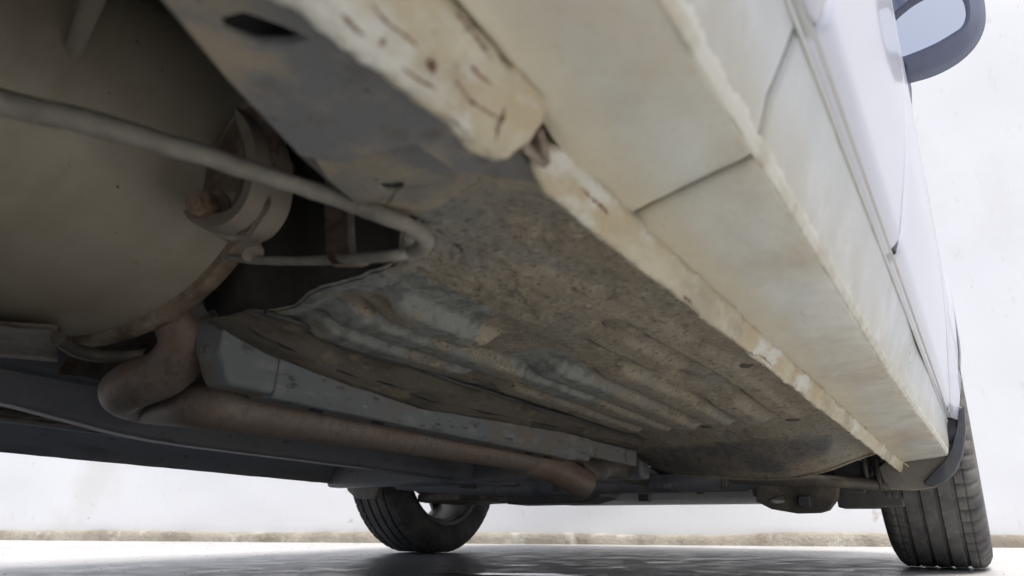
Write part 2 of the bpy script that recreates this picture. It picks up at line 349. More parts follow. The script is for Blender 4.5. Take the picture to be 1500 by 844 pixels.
for sx in (1, -1):
    panel('rear_door', rear_gap, b_gap, .3432, .93, 'door', sx)
    panel('front_door', b_gap, f_gap, .3432, .93, 'door', sx, nu=60)
    def fen(u, v, sx=sx):
        y = 1.503 + (2.72 - 1.503) * u
        z0 = arch_z(A_Y, .346)(y); z0 = max(z0, .346)
        if y > A_Y + .335: z0 = .30
        zt = .93 - .14 * sstep(1.9, 2.72, y)
        z = z0 + (zt - z0) * v
        yy = y + max(0, f_gap(z) - 1.5) * (1 - u) ** 8
        d = math.hypot(yy - A_Y, z - A_Z)
        x = side_x(min(z, .93)) * taper(y) + .010 * (1 - sstep(.335, .385, d))
        return Vector((sx * x, yy, z))
    grid('front_wing', 150, 24, fen, 'door', car, thick=.006 * sx, flip=sx < 0)
    def qua(u, v, sx=sx):
        y1 = rear_gap(.346) ; y = -1.35 + (y1 - .0022 + 1.35) * u
        z0 = max(arch_z(A_Y - WB, .346)(y), .346)
        z = z0 + (.93 - z0) * v
        yy = y + max(0, rear_gap(z) - rear_gap(.346)) * sstep(.6, 1, u)
        x = side_x(z) * taper(y)
        return Vector((sx * x, yy, z))
    grid('rear_quarter_panel', 140, 24, qua, 'door', car, thick=.006 * sx, flip=sx < 0)
    # upper greenhouse: pillars and glass
    roof_f = lambda z: 1.86 - (z - .93) * 1.5
    roof_r = lambda z: -1.30 + (z - .93) * .35
    def win(name, ya, yb, za, zb, m, ins, sx=sx):
        def f(u, v):
            z = za + (zb - za) * v; y = ya(z) + (yb(z) - ya(z)) * u
            return Vector((sx * (side_x(z) - ins), y, z))
        return grid(name, 20, 14, f, m, car, thick=.005 * sx, flip=sx < 0)
    win('side_window', lambda z: .90, lambda z: roof_f(z) - .07, .945, 1.37, 'glass', .012)
    win('side_window', lambda z: .52 - .1, lambda z: .84, .945, 1.37, 'glass', .012)
    win('side_window', lambda z: roof_r(z) + .10, lambda z: .34, .945, 1.37, 'glass', .012)
    win('pillar', lambda z: .84, lambda z: .90, .93, 1.40, 'black', .006)
    win('pillar', lambda z: .34, lambda z: .42, .93, 1.40, 'black', .006)
    win('pillar', lambda z: roof_f(z) - .07, roof_f, .93, 1.40, 'door', 0)
    win('pillar', roof_r, lambda z: roof_r(z) + .10, .93, 1.40, 'door', 0)
    win('roof_rail', lambda z: roof_r(z), lambda z: roof_f(z), 1.37, 1.45, 'door', -.001)
def roof_z(u): return 1.452 + .05 * (1 - (2 * u - 1) ** 2)
grid('roof', 20, 20, lambda u, v: Vector(((u - .5) * 1.20, -.95 + v * 2.05, roof_z(u))), 'door', car, thick=.01)
grid('windscreen', 20, 12, lambda u, v: Vector(((u - .5) * (1.62 - .42 * v), 1.88 - .78 * v + .10 * (1 - (2 * u - 1) ** 2), .93 + .53 * v)), 'glass', car, thick=.006)
grid('rear_window', 20, 12, lambda u, v: Vector(((u - .5) * (1.62 - .42 * v), -1.33 + .38 * v, .93 + .53 * v)), 'glass', car, thick=.006)
grid('bonnet', 24, 20, lambda u, v: Vector(((u - .5) * 1.64 * taper(1.9 + v), 1.84 + v * .86, .935 - .14 * sstep(0, 1.1, v) + .06 * (1 - (2 * u - 1) ** 2) - .03 * v ** 6)), 'door', car, thick=.01)
grid('tailgate', 20, 12, lambda u, v: Vector(((u - .5) * 1.54, -1.36 - .05 * math.sin(v * 3), .34 + .60 * v)), 'door', car, thick=.01)
def bump_f(u, v):
    a = (u - .5) * 2; y = 2.80 - .20 * abs(a) ** 3 + .03 * math.sin(v * math.pi)
    return Vector((a * .71, y, .27 + .50 * v))
bmp = grid('front_bumper', 40, 14, bump_f, 'door', car, thick=-.01)
prism('grille', [(-.40, .62), (.40, .62), (.43, .70), (-.43, .70)], 1, 2.81, 2.825, 'black', car)
for sx in (1, -1): prism('headlight', [(sx * .46, .62), (sx * .66, .64), (sx * .68, .74), (sx * .47, .73)], 1, 2.66, 2.80, 'lamp', car)
for sx in (1, -1): prism('tail_light', [(sx * .62, .70), (sx * .75, .70), (sx * .75, .90), (sx * .64, .90)], 1, -1.45, -1.38, 'red', car)
grid('rear_bumper', 30, 8, lambda u, v: Vector(((u - .5) * 1.58, -1.42 + .10 * abs(2 * u - 1) ** 4, .28 + .24 * v)), 'door', car, thick=.01)

# ---- inner dark shell behind the gaps so that light does not leak through
for sx in (1, -1):
    for (ya, yb) in ((-.10, 1.69),):
        grid('inner_body_side', 4, 10, lambda u, v, sx=sx, ya=ya, yb=yb: Vector((sx * (side_x(.30 + .60 * v) - .020), ya + (yb - ya) * u, .30 + .60 * v)), 'black', car)
    # wheel houses
    for yc in (A_Y, A_Y - WB):
        def wh(u, v, sx=sx, yc=yc):
            a = R(-12) + u * R(204); return Vector((sx * (.60 + .225 * v), yc + math.cos(a) * .342, A_Z + math.sin(a) * .342))
        grid('wheel_house', 40, 4, wh, 'black', car, thick=.003)
        def wi(u, v, sx=sx, yc=yc):
            a = R(-12) + u * R(204); r_ = .342 * v; return Vector((sx * .60, yc + math.cos(a) * r_, A_Z + max(math.sin(a) * r_, -.05)))
        grid('wheel_house_inner', 40, 3, wi, 'dark', car)

# ---- sill: rear length and front length with the seam between them
def dent(y, x, z):
    d = 0
    d += .006 * math.exp(-((y - 1.02) / .10) ** 2) * math.exp(-((z - .322) / .022) ** 2) * (1 if z > .29 else 0)
    return d
def flare(y, z):
    return .013 * sstep(.8, 1.7, y) * (1 - sstep(.280, .343, z)) * (1 if z > .2745 else max(0, (z - .2695) / .005))
def seam_y(x, z):                      # where the cross seam runs
    if z <= .28: return .311 + (.79 - x) * .30
    return .311 - (z - .277) * .25 + max(0, z - .30) * .55
def sill_profile(y):
    k = 1 - sstep(.12, .26, y)         # the crushed length behind the jacking point
    p = [(.716 + .004, .300), (.7205 + .016 * k, .2675 + .002 * k), (.726 + .014 * k, .2672), (.745, .2695), (.765, .2728), (.782, .2755), (.7885, .2768), (.791, .2785), (.7925, .283), (.798, .297), (.8035, .312), (.809, .328), (.8128, .3405), (.8130, .3418), (.8105, .3432), (.804, .350)]
    return p
def fine_profile(p, n):
    q = [Vector((a, 0, b_)) for a, b_ in p]; out = []
    for i in range(len(q) - 1):
        for k in range(n): out.append(q[i].lerp(q[i + 1], k / n))
    out.append(q[-1]); return out
def sill(name, y0, y1, seam_end, ny, sx=1, m=('sill', 'sill_outer')):
    rows = []
    np_ = len(fine_profile(sill_profile(0), 4))
    vs, fs = [], []
    for j in range(ny + 1):
        t = j / ny
        for i in range(np_):
            y = y0 + (y1 - y0) * t
            p = fine_profile(sill_profile(y), 4)[i]
            ys = seam_y(p.x, p.z)
            if seam_end == 1: y = y0 + (ys - .0008 - y0) * t
            if seam_end == 0: y = ys + .0008 + (y1 - ys - .0008) * t
            amp = .0011 * fb((p.x, y, p.z), 14) + .0006 * fb((p.x, y, p.z), 60)
            x, z = p.x, p.z
            # fold running across near the seam at the flange side
            if z < .28 and x < .785: z += .004 * math.exp(-((y - ys) / .012) ** 2) * sstep(.79, .73, x)
            x -= dent(y, x, z) - flare(y, z)
            e = min(abs(t), abs(1 - t)) * (y1 - y0)
            rl = .0022 * (1 - sstep(0, .006, abs(y - ys))) if seam_end is not None else 0
            vs.append(Vector((sx * (x - rl * (1 if z > .28 else 0)), y, z + amp + (rl if z <= .28 else 0))))
    for j in range(ny):
        for i in range(np_ - 1):
            a = j * np_ + i; q = (a, a + 1, a + np_ + 1, a + np_); fs.append(q[::-1] if sx > 0 else q)
    o = raw(name, vs, fs, m[0], car, recalc=False, angle=48)
    o.data.materials.append(M[m[1]])
    for pl in o.data.polygons:
        if (pl.index % (np_ - 1)) >= 28: pl.material_index = 1
    md = o.modifiers.new('thickness', 'SOLIDIFY'); md.thickness = .002; md.offset = -1
    return o
s1 = sill('sill', -.10, .30, 1, 90)
s2 = sill('sill', .30, 1.705, 0, 300)
s1['label'] = 'stained rear length of the sill'
sill('sill', -.10, 1.705, None, 60, sx=-1, m=('far', 'sill_outer'))  # far sill underside: shade put in by the darker, bluer colour
# crumbling sealant edge along the lower corner
def bead(u, v):
    y = -.05 + 1.74 * u
    n1 = fb((0, y, 0), 45, 3, 4); n2 = abs(fb((0, y, 0), 170, 8, 3)); n3 = fb((0, y, 0), 420, 1, 2)
    jag = max(.0004, .0012 + .0030 * max(-.3, n1) + .0050 * n2 + .0008 * n3)
    lip = .0004 + .0008 * max(-.4, n1)
    pts = [Vector((.7885, 0, .27665)), Vector((.7902 + lip * .4, 0, .27680 - lip * .8)), Vector((.7915 + lip, 0, .2784)), Vector((.7930 + lip * .9, 0, .2815)), Vector((.7934 + (jag) * .30 - .0008, 0, .2830 + jag))]
    k = min(3, int(v * 4)); p = pts[k].lerp(pts[k + 1], v * 4 - k)
    return Vector((p.x + flare(y, .278), y, p.z))
sb = grid('sealant_edge', 2200, 8, bead, 'bead', s2, angle=60)

# pinch weld flange
def flange(name, y0, y1, ny, prof, sd_, parent, ragged=1.0, m='flange'):
    n = len(prof(y0)); rings = []
    for j in range(ny + 1):
        y = y0 + (y1 - y0) * j / ny
        endk = min(1, min(j, ny - j) / 5)
        pr = prof(y); cx = sum(p[0] for p in pr) / n; cz = sum(p[1] for p in pr) / n
        ring = []
        for i, (x, z) in enumerate(pr):
            low = max(0, 1 - (z - .245) / .012)
            dx = .0022 * ragged * fb((x * 3, y, z * 3), 26, sd_) + .0012 * ragged * fb((x, y, z), 90, sd_ + 4)
            dz = .0026 * ragged * fb((x * 2, y, z * 2), 34, sd_ + 9) * low + .0012 * ragged * fb((x, y, z), 110, sd_ + 2)
            sc = .35 + .65 * math.sqrt(endk)
            ring.append(Vector((cx + (x - cx) * sc + dx, y + .004 * fb((x, z, 1), 80, sd_) * (1 - endk), cz + (z - cz) * sc + dz)))
        rings.append(ring)
    return loft(name, rings, m, parent, angle=70)
def prof_near(y):
    k = sstep(.245, .05, y)
    return [(.713, .2462), (.7165, .2450), (.721, .2462), (.727, .2515), (.7325, .257), (.7375 + .002 * k, .2625), (.7385, .2665), (.733, .2675), (.725, .268), (.712, .285), (.7085, .285), (.709, .268), (.7105, .255)]
def prof_far(y):
    k = sstep(.25, .9, y)
    return [(.7130, .2495), (.7155, .2482), (.7178, .2492), (.7192, .2530), (.7205, .2575), (.7220 + .0006 * k, .2630), (.7236, .2668), (.7225, .2685), (.715, .285), (.7115, .285), (.7118, .268), (.7122, .257)]
pw = flange('flange', -.10, .216, 170, prof_near, 1.0, s1, 1.25)
pw['label'] = 'crushed and flaking flange behind the jacking point'
flange('flange', .2335, 1.735, 520, prof_far, 5.0, s2, .75)
flange('flange', -.10, 1.70, 60, lambda y: [(-a, b_) for a, b_ in prof_far(y)][::-1], 9.0, car, .5, 'far')  # far flange: same shade-toned colour instead of the flange paint
# rust cracks in the flange
from mathutils.bvhtree import BVHTree
def hitter(o):
    me = o.data; t = BVHTree.FromPolygons([v.co.copy() for v in me.vertices], [tuple(p.vertices) for p in me.polygons])
    def h(px, py):
        d = (W2B @ ray(px, py)).normalized(); q = t.ray_cast(CB, d); return q[0], q[1]
    return h
rustm = mat('rust', (.16, .10, .065), [((.24, .15, .09), 200, U, .5, .65, .8)], rough=.95)
def crack(h, pts, r_, par, m=rustm, nm='rust_crack'):
    q = []
    for p in spline([Vector((a, b_, 0)) for a, b_ in pts], 8):
        c, n_ = h(p.x + 2 * noise.noise(p * .2), p.y + 2 * noise.noise(p * .2 + Vector((5, 5, 5))))
        if c: q.append(c + n_ * .0001)
    if len(q) > 2: return tube(nm, q, lambda t: r_ * (.35 + math.sin(math.pi * t) * .9) * (.25 + 1.3 * abs(noise.noise(Vector((t * 14, px_seed[0], 0))))), m, par, seg=7, n=1)
px_seed = [0]
h1_ = hitter(pw)
for pts, r_ in [([(545, 5), (562, 28), (590, 50), (612, 68)], .0008), ([(668, 118), (690, 148), (712, 162), (738, 180)], .0008), ([(738, 158), (736, 172), (729, 188), (727, 205)], .0009), ([(628, 88), (632, 98), (636, 108)], .0020), ([(660, 8), (690, 45), (722, 88)], .0007), ([(690, 95), (705, 112), (722, 125)], .0011), ([(590, 100), (615, 118), (640, 130)], .0007), ([(500, 20), (520, 42), (534, 52)], .0010), ([(640, 165), (668, 180), (690, 200)], .0007)]:
    px_seed[0] += 3.1; crack(h1_, pts, r_, pw)
fl2 = [o for o in bpy.data.objects if o.name.startswith('flange')][1]; h2_ = hitter(fl2)
for pts, r_ in [([(850, 275), (866, 290), (880, 302)], .0008), ([(874, 298), (884, 306), (890, 314)], .0015), ([(1000, 432), (1008, 440), (1014, 446)], .0012), ([(1075, 500), (1090, 512), (1108, 522)], .0010), ([(1112, 520), (1122, 528), (1130, 536)], .0010)]:
    px_seed[0] += 3.1; crack(h2_, pts, r_, fl2)
# torn notch between the two lengths
tube('torn_metal', [P(768, 212, 2, .254), P(780, 228, 2, .252), P(800, 243, 2, .253)], lambda t: .0022 - .001 * t, 'steel', s2, seg=8, n=6, flat=.5, rough=.5)
tube('torn_metal', [P(790, 190, 2, .264), P(797, 215, 2, .262), P(803, 240, 2, .258)], .0018, 'steel', s2, seg=8, n=6, flat=.5, rough=.5)
# front end of the flange: ragged tip
tube('torn_metal', [Vector((.718, 1.725, .262)), Vector((.7165, 1.738, .254)), Vector((.716, 1.745, .246))], .0055, 'flange', s2, seg=10, n=6, rough=.5)
tube('torn_metal', [Vector((.722, 1.715, .268)), Vector((.730, 1.722, .262)), Vector((.728, 1.735, .252))], .003, 'flange', s2, seg=8, n=6, rough=.6)

# double crease moulding above the sill (runs under the doors)
for dx, dz, r_ in ((.0002, .0005, .0012),):
    tube('sill_seam', [Vector((.8135 + dx, y, .3405 + dz)) for y in (-.1, .3, .7, 1.1, 1.5, 1.69)], r_, 'sill_outer', car, seg=8, n=6)
# dirt splash on the outer face of the sill near its front
for sx in (1, -1):
    for gf, z0, z1 in ((b_gap, .350, .93), (rear_gap, .350, .93), (f_gap, .350, .93)):
        grid('shut_face', 60, 2, lambda u, v, sx=sx: Vector((sx * (.797 + .0225 * v), -.08 + 1.76 * u, .3468)), 'sill_outer', car) if z1 and gf is b_gap else None
        tube('dark_gap_seal', [Vector((sx * (side_x(z) - (.0040 if gf is b_gap else .0055)), gf(z), z)) for z in [z0 + (z1 - z0) * k / 24 for k in range(25)]], 0.0028, 'black', car, seg=8, n=2)  # black strip added so the door gaps read dark
dm = mat('dried_mud', (.36, .29, .20), [((.5, .46, .38), 60, U, .45, .62, .8)], rough=.95, bump=[(200, U, .8, .002)])
def splash(u, v):
    z = .3375 - .044 * v; yc = .945 + .17 * v; w_ = (.012 + .055 * v - .02 * v * v)
    y = yc + (u - .5) * 2 * w_ * (1 + .3 * fb((u * 2, v * 3, 4), 2))
    xx = .7915 + (z - .2785) * .345 + .0
    h = .0022 * max(0, 1 - (2 * u - 1) ** 4) * max(0, 1 - (2 * v - 1) ** 6) * (.45 + .9 * fb((u * .2, y * 1, z), 60))
    return Vector((xx - dent(y, 1, z) - .0012 + h, y, z + 0))
sp_ = grid('mud_splash', 60, 60, splash, dm, s2)

# ---- inner sill box behind the flange with its two holes
def ell(cx, cy, rx, ry, n=18, rot=0):
    return [(cx + math.cos(a) * rx * math.cos(rot) - math.sin(a) * ry * math.sin(rot), cy + math.cos(a) * rx * math.sin(rot) + math.sin(a) * ry * math.cos(rot)) for a in [2 * math.pi * k / n for k in range(n)]]
h1 = P(378, 48, 2, .272); h2 = P(575, 271, 2, .285)
zi = .272
outl = [(.712, -.3), (.712, .300)] + [tuple(P(px, py, 2, zi)[:2]) for px, py in [(665, 250), (610, 212), (560, 225), (500, 243)]] + [tuple(P(px, py, 2, zi)[:2]) for px, py in [(440, 230), (330, 115), (235, 0)]] + [(.672, -.3)]
inner = prism('inner_sill_box', outl, 2, zi, zi + .004, 'inner', car, holes=[[(h1.x - .010, h1.y - .006), (h1.x - .006, h1.y - .011), (h1.x + .004, h1.y - .009), (h1.x + .010, h1.y + .003), (h1.x + .0125, h1.y + .012), (h1.x + .004, h1.y + .010), (h1.x - .006, h1.y + .004)][::-1]], bv=.0012)
# shallow second plate, recessed, carrying the round hole
q = [P(px, py, 2, .284) for px, py in [(455, 215), (620, 190), (700, 262), (650, 300), (595, 318), (548, 322), (502, 284), (450, 240)]]
prism('drain_plate', [tuple(v[:2]) for v in q], 2, .284, .287, 'inner', car, holes=[ell(h2.x, h2.y, .0068, .0052)[::-1]], bv=.0012)
grid('inner_sill_ramp', 30, 30, lambda u, v: Vector((.604 - .05 * v + (.108 + .05 * v) * u, .245 + .165 * v, .2885 + .020 * sstep(0, 1, v) - .010 * sstep(.3, 1, u) * (1 - v) - .0015 * fb((u, v, 0), 4) - .0006 * fb((u, v, 9), 20))), 'under', car, thick=-.002)
# upright faces of the box
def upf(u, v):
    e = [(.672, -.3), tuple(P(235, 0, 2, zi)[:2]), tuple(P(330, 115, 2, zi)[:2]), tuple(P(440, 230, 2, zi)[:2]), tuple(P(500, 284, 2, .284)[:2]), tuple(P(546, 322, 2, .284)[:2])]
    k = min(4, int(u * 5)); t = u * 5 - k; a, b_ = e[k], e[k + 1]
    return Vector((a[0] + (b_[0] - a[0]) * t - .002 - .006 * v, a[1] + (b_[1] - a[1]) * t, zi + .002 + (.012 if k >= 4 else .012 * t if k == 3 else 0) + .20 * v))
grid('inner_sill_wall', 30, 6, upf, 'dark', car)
grid('inner_sill_wall', 30, 6, lambda u, v: Vector((.7105 + .0 * v, -.3 + 2.02 * u, .262 + .06 * v)), 'inner', car)

RT = [(.40, .300), (.48, .281), (.55, .274), (.60, .270), (.73, .263), (.85, .269), (1.12, .281), (1.33, .284), (1.9, .285)]
def rtop(y):
    for (a, za), (b_, zb) in zip(RT, RT[1:]):
        if y <= b_: return za + (zb - za) * max(0, (y - a) / (b_ - a))
    return RT[-1][1]
# ---- floor pan with pressed beads
BEADS = [(.447, .45, .61, .019, .010), (.440, .73, 1.27, .019, .009), (.392, .45, 1.27, .019, .009), (.340, .47, .72, .017, .009), (.338, .80, 1.27, .018, .008), (.497, .78, 1.27, .019, .007), (.555, .66, .84, .018, .004), (.556, 1.04, 1.27, .020, .007), (.612, .62, 1.27, .015, .004)]
DENTS = [(.567, .621, .018, .012, .005), (.553, .877, .016, .028, .008), (.582, .995, .020, .040, .007), (.515, 1.02, .014, .05, .006), (.617, .395, .020, .012, .010), (.638, .362, .014, .012, .007), (.56, .40, .02, .01, .006), (.47, .64, .028, .05, .006), (.60, .47, .02, .03, .003)]
def floor_edge(x):
    return .425 - .030 * sstep(.35, .45, x) - .060 * sstep(.50, .56, x) + .004 * math.sin(x * 60) + .003 * fb((x, 0, 0), 30)
def floor_z(x, y):
    z = .305
    for bx, a, c, wd_, h in BEADS:
        e = sstep(a - .012, a + .022, y) * (1 - sstep(c - .03, c + .008, y))
        if e > 0:
            d = (x - bx - .004 * math.sin(y * 9)) / wd_
            if abs(d) < 2.2: z -= 1.6 * h * e / (1 + abs(d) ** 8)
    for dx, dy, rx, ry, h in DENTS:
        d = ((x - dx) / rx) ** 2 + ((y - dy) / ry) ** 2
        if d < 6: z += h * math.exp(-d * 1.2)
    z -= .005 * math.exp(-((y - floor_edge(x) - .010) / .010) ** 2)
    # soft lumpy sound-deadening and caked mud
    r_ = fb((x, y, 0), 14, 2, 3); z -= .0012 * r_
    z -= .0008 * fb((x, y, 0), 85, 5, 3) * (.4 + .8 * sstep(.35, .55, x)) * (1 + .8 * sstep(.65, .50, y))
    # flange of the rail lapped over the floor
    return z
def ff(u, v):
    x = .232 + (.7115 - .232) * u; e = floor_edge(x); y = e + (1.46 - e) * v ** 1.25
    return Vector((x, y, floor_z(x, y)))
fp = grid('floor_pan', 240, 520, ff, 'under', car, angle=75, flip=True)
PATCH = [[(415, 450), (455, 425), (520, 398), (600, 402), (650, 430), (700, 450), (738, 468), (700, 488), (668, 500), (700, 522), (745, 545), (730, 560), (660, 552), (600, 545), (560, 528), (500, 525), (430, 505), (400, 470)],
         [(735, 532), (765, 522), (800, 520), (840, 525), (900, 575), (870, 590), (790, 566)], [(300, 455), (380, 462), (440, 490), (420, 500), (330, 475)], [(640, 560), (760, 575), (850, 610), (800, 608), (680, 585)]]
ISL = [[(590, 512), (640, 520), (655, 535), (620, 548), (590, 540)], [(640, 480), (672, 492), (690, 500), (660, 508), (630, 495)], [(480, 440), (560, 440), (600, 462), (540, 462)]]
ISL = [[P(px, py, 2, .298)[:2] for px, py in q] for q in ISL]
PATCH = [[P(px, py, 2, .298)[:2] for px, py in q] for q in PATCH]
def in_poly(x, y, q):
    c = False; n = len(q); j = n - 1
    for i in range(n):
        if (q[i][1] > y) != (q[j][1] > y) and x < (q[j][0] - q[i][0]) * (y - q[i][1]) / (q[j][1] - q[i][1]) + q[i][0]: c = not c
        j = i
    return c
at = fp.data.attributes.new('bare_paint', 'FLOAT', 'POINT'); vals = []
for v in fp.data.vertices:
    x, y = v.co.x, v.co.y; k = 0.0
    if y < 1.1:
        for (ox, oy) in ((0, 0), (.006, 0), (-.006, 0), (0, .012), (0, -.012)):
            if any(in_poly(x + ox, y + oy, q) for q in PATCH) and not any(in_poly(x + ox, y + oy, q) for q in ISL): k += .13
    vals.append(k)
at.data.foreach_set('value', vals)
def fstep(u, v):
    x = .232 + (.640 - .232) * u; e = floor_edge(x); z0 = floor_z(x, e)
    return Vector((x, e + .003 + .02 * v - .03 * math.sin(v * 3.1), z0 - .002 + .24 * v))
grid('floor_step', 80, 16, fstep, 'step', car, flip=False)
# the floor goes on to the far side (coarser)
def ff2(u, v):
    x = -.70 + .95 * u; y = .30 + 1.3 * v
    tun = .10 * sstep(.20, .13, abs(x - .02)) 
    bd = .006 * math.cos((x + .6) * 50) * sstep(-.2, -.3, x)
    return Vector((x, y, .308 + tun + bd + .22 * (1 - sstep(.33, .42, y)) - .002 * fb((x, y, 0), 12)))
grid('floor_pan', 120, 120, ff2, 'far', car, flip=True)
grid('rear_floor', 20, 20, lambda u, v: Vector((-.70 + 1.40 * u, -1.36 + 1.75 * v, .56 + .02 * math.sin(u * 30))), 'dark', car, flip=True)

for bx, bz, br in ((-.335, .272, .0045), (-.352, .270, .0045), (-.372, .272, .006)):
    tube('brake_line', [Vector((bx + .012 * math.sin(y * 5), y, bz + .004 * math.sin(y * 7 + bx * 30))) for y in (.2, .5, .8, 1.1, 1.4, 1.7)], br, 'cable' if br > .005 else 'arm', car, seg=10, n=5)
for y in (.45, .78, 1.12, 1.45): box('line_clip', (-.353, y, .268), (.06, .016, .012), 'black', car, .002)
for k, (bx, ya, yb) in enumerate(((-.43, .5, 1.35), (-.50, .5, 1.4), (-.57, .55, 1.3), (-.64, .6, 1.2))):
    loft('floor_bead', [[Vector((bx + dx, y, .306 - dz * sstep(0, .04, min(y - ya, yb - y)))) for dx, dz in ((-.022, -.004), (-.012, .011), (.012, .011), (.022, -.004))] for y in [ya + (yb - ya) * q / 20 for q in range(21)]], 'far', car, angle=30)
grid('tunnel_shield', 10, 30, lambda u, v: Vector((-.13 + .26 * u, .48 + 1.05 * v, .300 + .075 * math.sin(math.pi * u) ** .6 + .003 * math.sin(v * 40))), 'steel', car, thick=.002)
for y in (.62, 1.02): ribbon('tunnel_strap', [Vector((-.19, y, .296)), Vector((-.10, y, .290)), Vector((.0, y, .285)), Vector((.10, y, .290)), Vector((.19, y, .296))], (0, .022, 0), .003, 'arm', car)
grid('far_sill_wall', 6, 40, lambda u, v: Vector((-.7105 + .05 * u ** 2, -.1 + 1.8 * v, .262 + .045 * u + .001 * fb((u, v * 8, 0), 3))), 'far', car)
for (x, y, rr) in ((.64, .86, .008), (.60, 1.30, .011), (.45, 1.31, .009)):
    z = floor_z(x, y)
    loft('floor_plug', [[Vector((x + math.cos(a) * rr * k, y + math.sin(a) * rr * k, z - d)) for a in [2 * math.pi * q / 20 for q in range(20)]] for k, d in ((1.15, -.002), (1.1, .0012), (.85, .0022), (.6, .0012), (.3, .0010))], 'lap', car, angle=30)
# ---- chassis rail: three lapped lengths
RX1, RX0 = .262, .226
def rail(y0, y1, zb, w0, w1, ny, off, sx=1, nose=False):
    rings = []
    for j in range(ny + 1):
        t = j / ny; y = y0 + (y1 - y0) * t
        k = (1 - sstep(0, .30, t)) if nose else 0
        zb_ = zb + .028 * k * k; x1 = w1 + off; x0 = w0 - off
        zt = .318
        nn = .0012 * fb((0, y, 0), 20, 3)
        xt = x1 + .012 
        tp = rtop(y) if sx > 0 else .31
        pr = [(x1 + nn, zb_ + .004), (x1 - .004 + nn, zb_ - off), (x0 + .004, zb_ - off), (x0, zb_ + .004), (x0 - .008, zt), (x1 - .005, zt), (x1 - .003 + nn, tp + .0015), (x1 + .002 + nn, tp)]
        rings.append([Vector((sx * a, y, b_)) for a, b_ in pr])
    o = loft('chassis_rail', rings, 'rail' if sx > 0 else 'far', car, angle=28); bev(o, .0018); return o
r1 = rail(.428, .500, .243, RX0, RX1, 14, 0, nose=True)
r2 = rail(.497, 1.165, .241, RX0, RX1, 40, .0022)
r3 = rail(1.168, 1.222, .2405, RX0, RX1, 10, -.001)
r4 = rail(1.220, 1.46, .2490, RX0 + .004, RX1 - .004, 20, -.006)
for sy in (.56, .66, 1.02, 1.08):
    o = tube('drain_slot', [Vector((RX1 - .012, sy, .2386)), Vector((RX1 - .012, sy + .018, .2386))], .0035, 'black', r2, seg=10, n=2, flat=.5)
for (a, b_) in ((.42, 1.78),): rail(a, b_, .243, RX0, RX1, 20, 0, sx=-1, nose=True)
# wavy lap flange where the rail meets the floor
def lapf(u, v):
    y = .41 + 1.02 * u
    edge = .296 + .034 * (1 - sstep(.46, .56, y)) - .0 * y + .010 * sstep(.60, .66, y) * (1 - sstep(.70, .78, y)) + .003 * math.sin(y * 24)
    x = .258 + (edge - .258) * v; zt = rtop(y) + .0015
    z = zt + (.2995 - zt) * sstep(.25, .95, v) - .0014 * fb((x * 2, y, v), 40) - .003 * math.exp(-((v - .55) / .12) ** 2) * (.5 + fb((0, y, 3), 12))
    return Vector((x, y, z))
lf = grid('rail_flange', 260, 24, lapf, 'lap', car, thick=.0018, flip=True)
seam_pts = []
for j in range(60):
    y = .42 + .98 * j / 59; e = .296 + .034 * (1 - sstep(.46, .56, y)) + .010 * sstep(.60, .66, y) * (1 - sstep(.70, .78, y)) + .003 * math.sin(y * 24)
    seam_pts.append(Vector((e + .002, y, .2985 - .0006 * fb((0, y, 0), 70))))
tube('seam_sealer', seam_pts, .0022, 'dark', car, seg=8, n=2, rough=.6)

for (ya, yb, v) in ((.43, .455, .45), (.465, .50, .5), (.56, .60, .5), (.62, .665, .55), (.68, .76, .5), (.80, .92, .5), (.98, 1.1, .5)):
    tube('lap_gap', [lapf((ya + (yb - ya) * k / 8 - .41) / 1.02, v) - Vector((0, 0, .0016)) for k in range(9)], lambda t: .0004 + .0013 * math.sin(math.pi * t), 'black', lf, seg=6, n=1)
# ---- front cross member / outrigger and toe board
CM = [(.222, .268), (.262, .254), (.33, .245), (.40, .240), (.446, .237), (.53, .237), (.58, .243), (.62, .256), (.657, .272), (.70, .290), (.714, .300)]
def cmz(x):
    for (a, za), (b_, zb) in zip(CM, CM[1:]):
        if x <= b_: return za + (zb - za) * max(0, (x - a) / (b_ - a))
    return CM[-1][1]
def cmf(u, v):
    x = .222 + .492 * u; zl = cmz(x)
    pr = [(1.25, .3085), (1.34, .3045), (1.43, .300 - (.3 - zl) * .30), (1.50, zl + .016), (1.56, zl + .003), (1.585, zl), (1.60, zl + .001), (1.61, zl + .012), (1.63, .42)]
    k = min(7, int(v * 8)); t = v * 8 - k; t = t; a, b_ = pr[k], pr[k + 1]
    y = a[0] + (b_[0] - a[0]) * t; z = a[1] + (b_[1] - a[1]) * t
    cv = .03 * sstep(.60, .45, x)
    return Vector((x, y + cv + .06 * sstep(.62, .71, x), z - .0018 * fb((x, y, z), 18) - .0008 * fb((x, y, z), 70)))
cmo = grid('cross_member', 90, 48, cmf, 'under', car, angle=60, flip=True)
DARK_OUTLINE = [(860, 668), (960, 655), (1080, 645), (1150, 637), (1222, 636), (1215, 668), (1150, 690), (1060, 697), (960, 698), (900, 690)]  # outline of the darker area on the cross member
at = cmo.data.attributes.new('dark_patch', 'FLOAT', 'POINT'); vals = []
for v in cmo.data.vertices:
    d = B2W @ v.co - CAM; q = _m.transposed() @ d; sx_, sy_ = 750 - F_PX * q.x / q.z, 422 + F_PX * q.y / q.z
    vals.append(sum(.13 for ox, oy in ((0, 0), (8, 0), (-8, 0), (0, 6), (0, -6)) if in_poly(sx_ + ox, sy_ + oy, DARK_OUTLINE)))
at.data.foreach_set('value', vals)
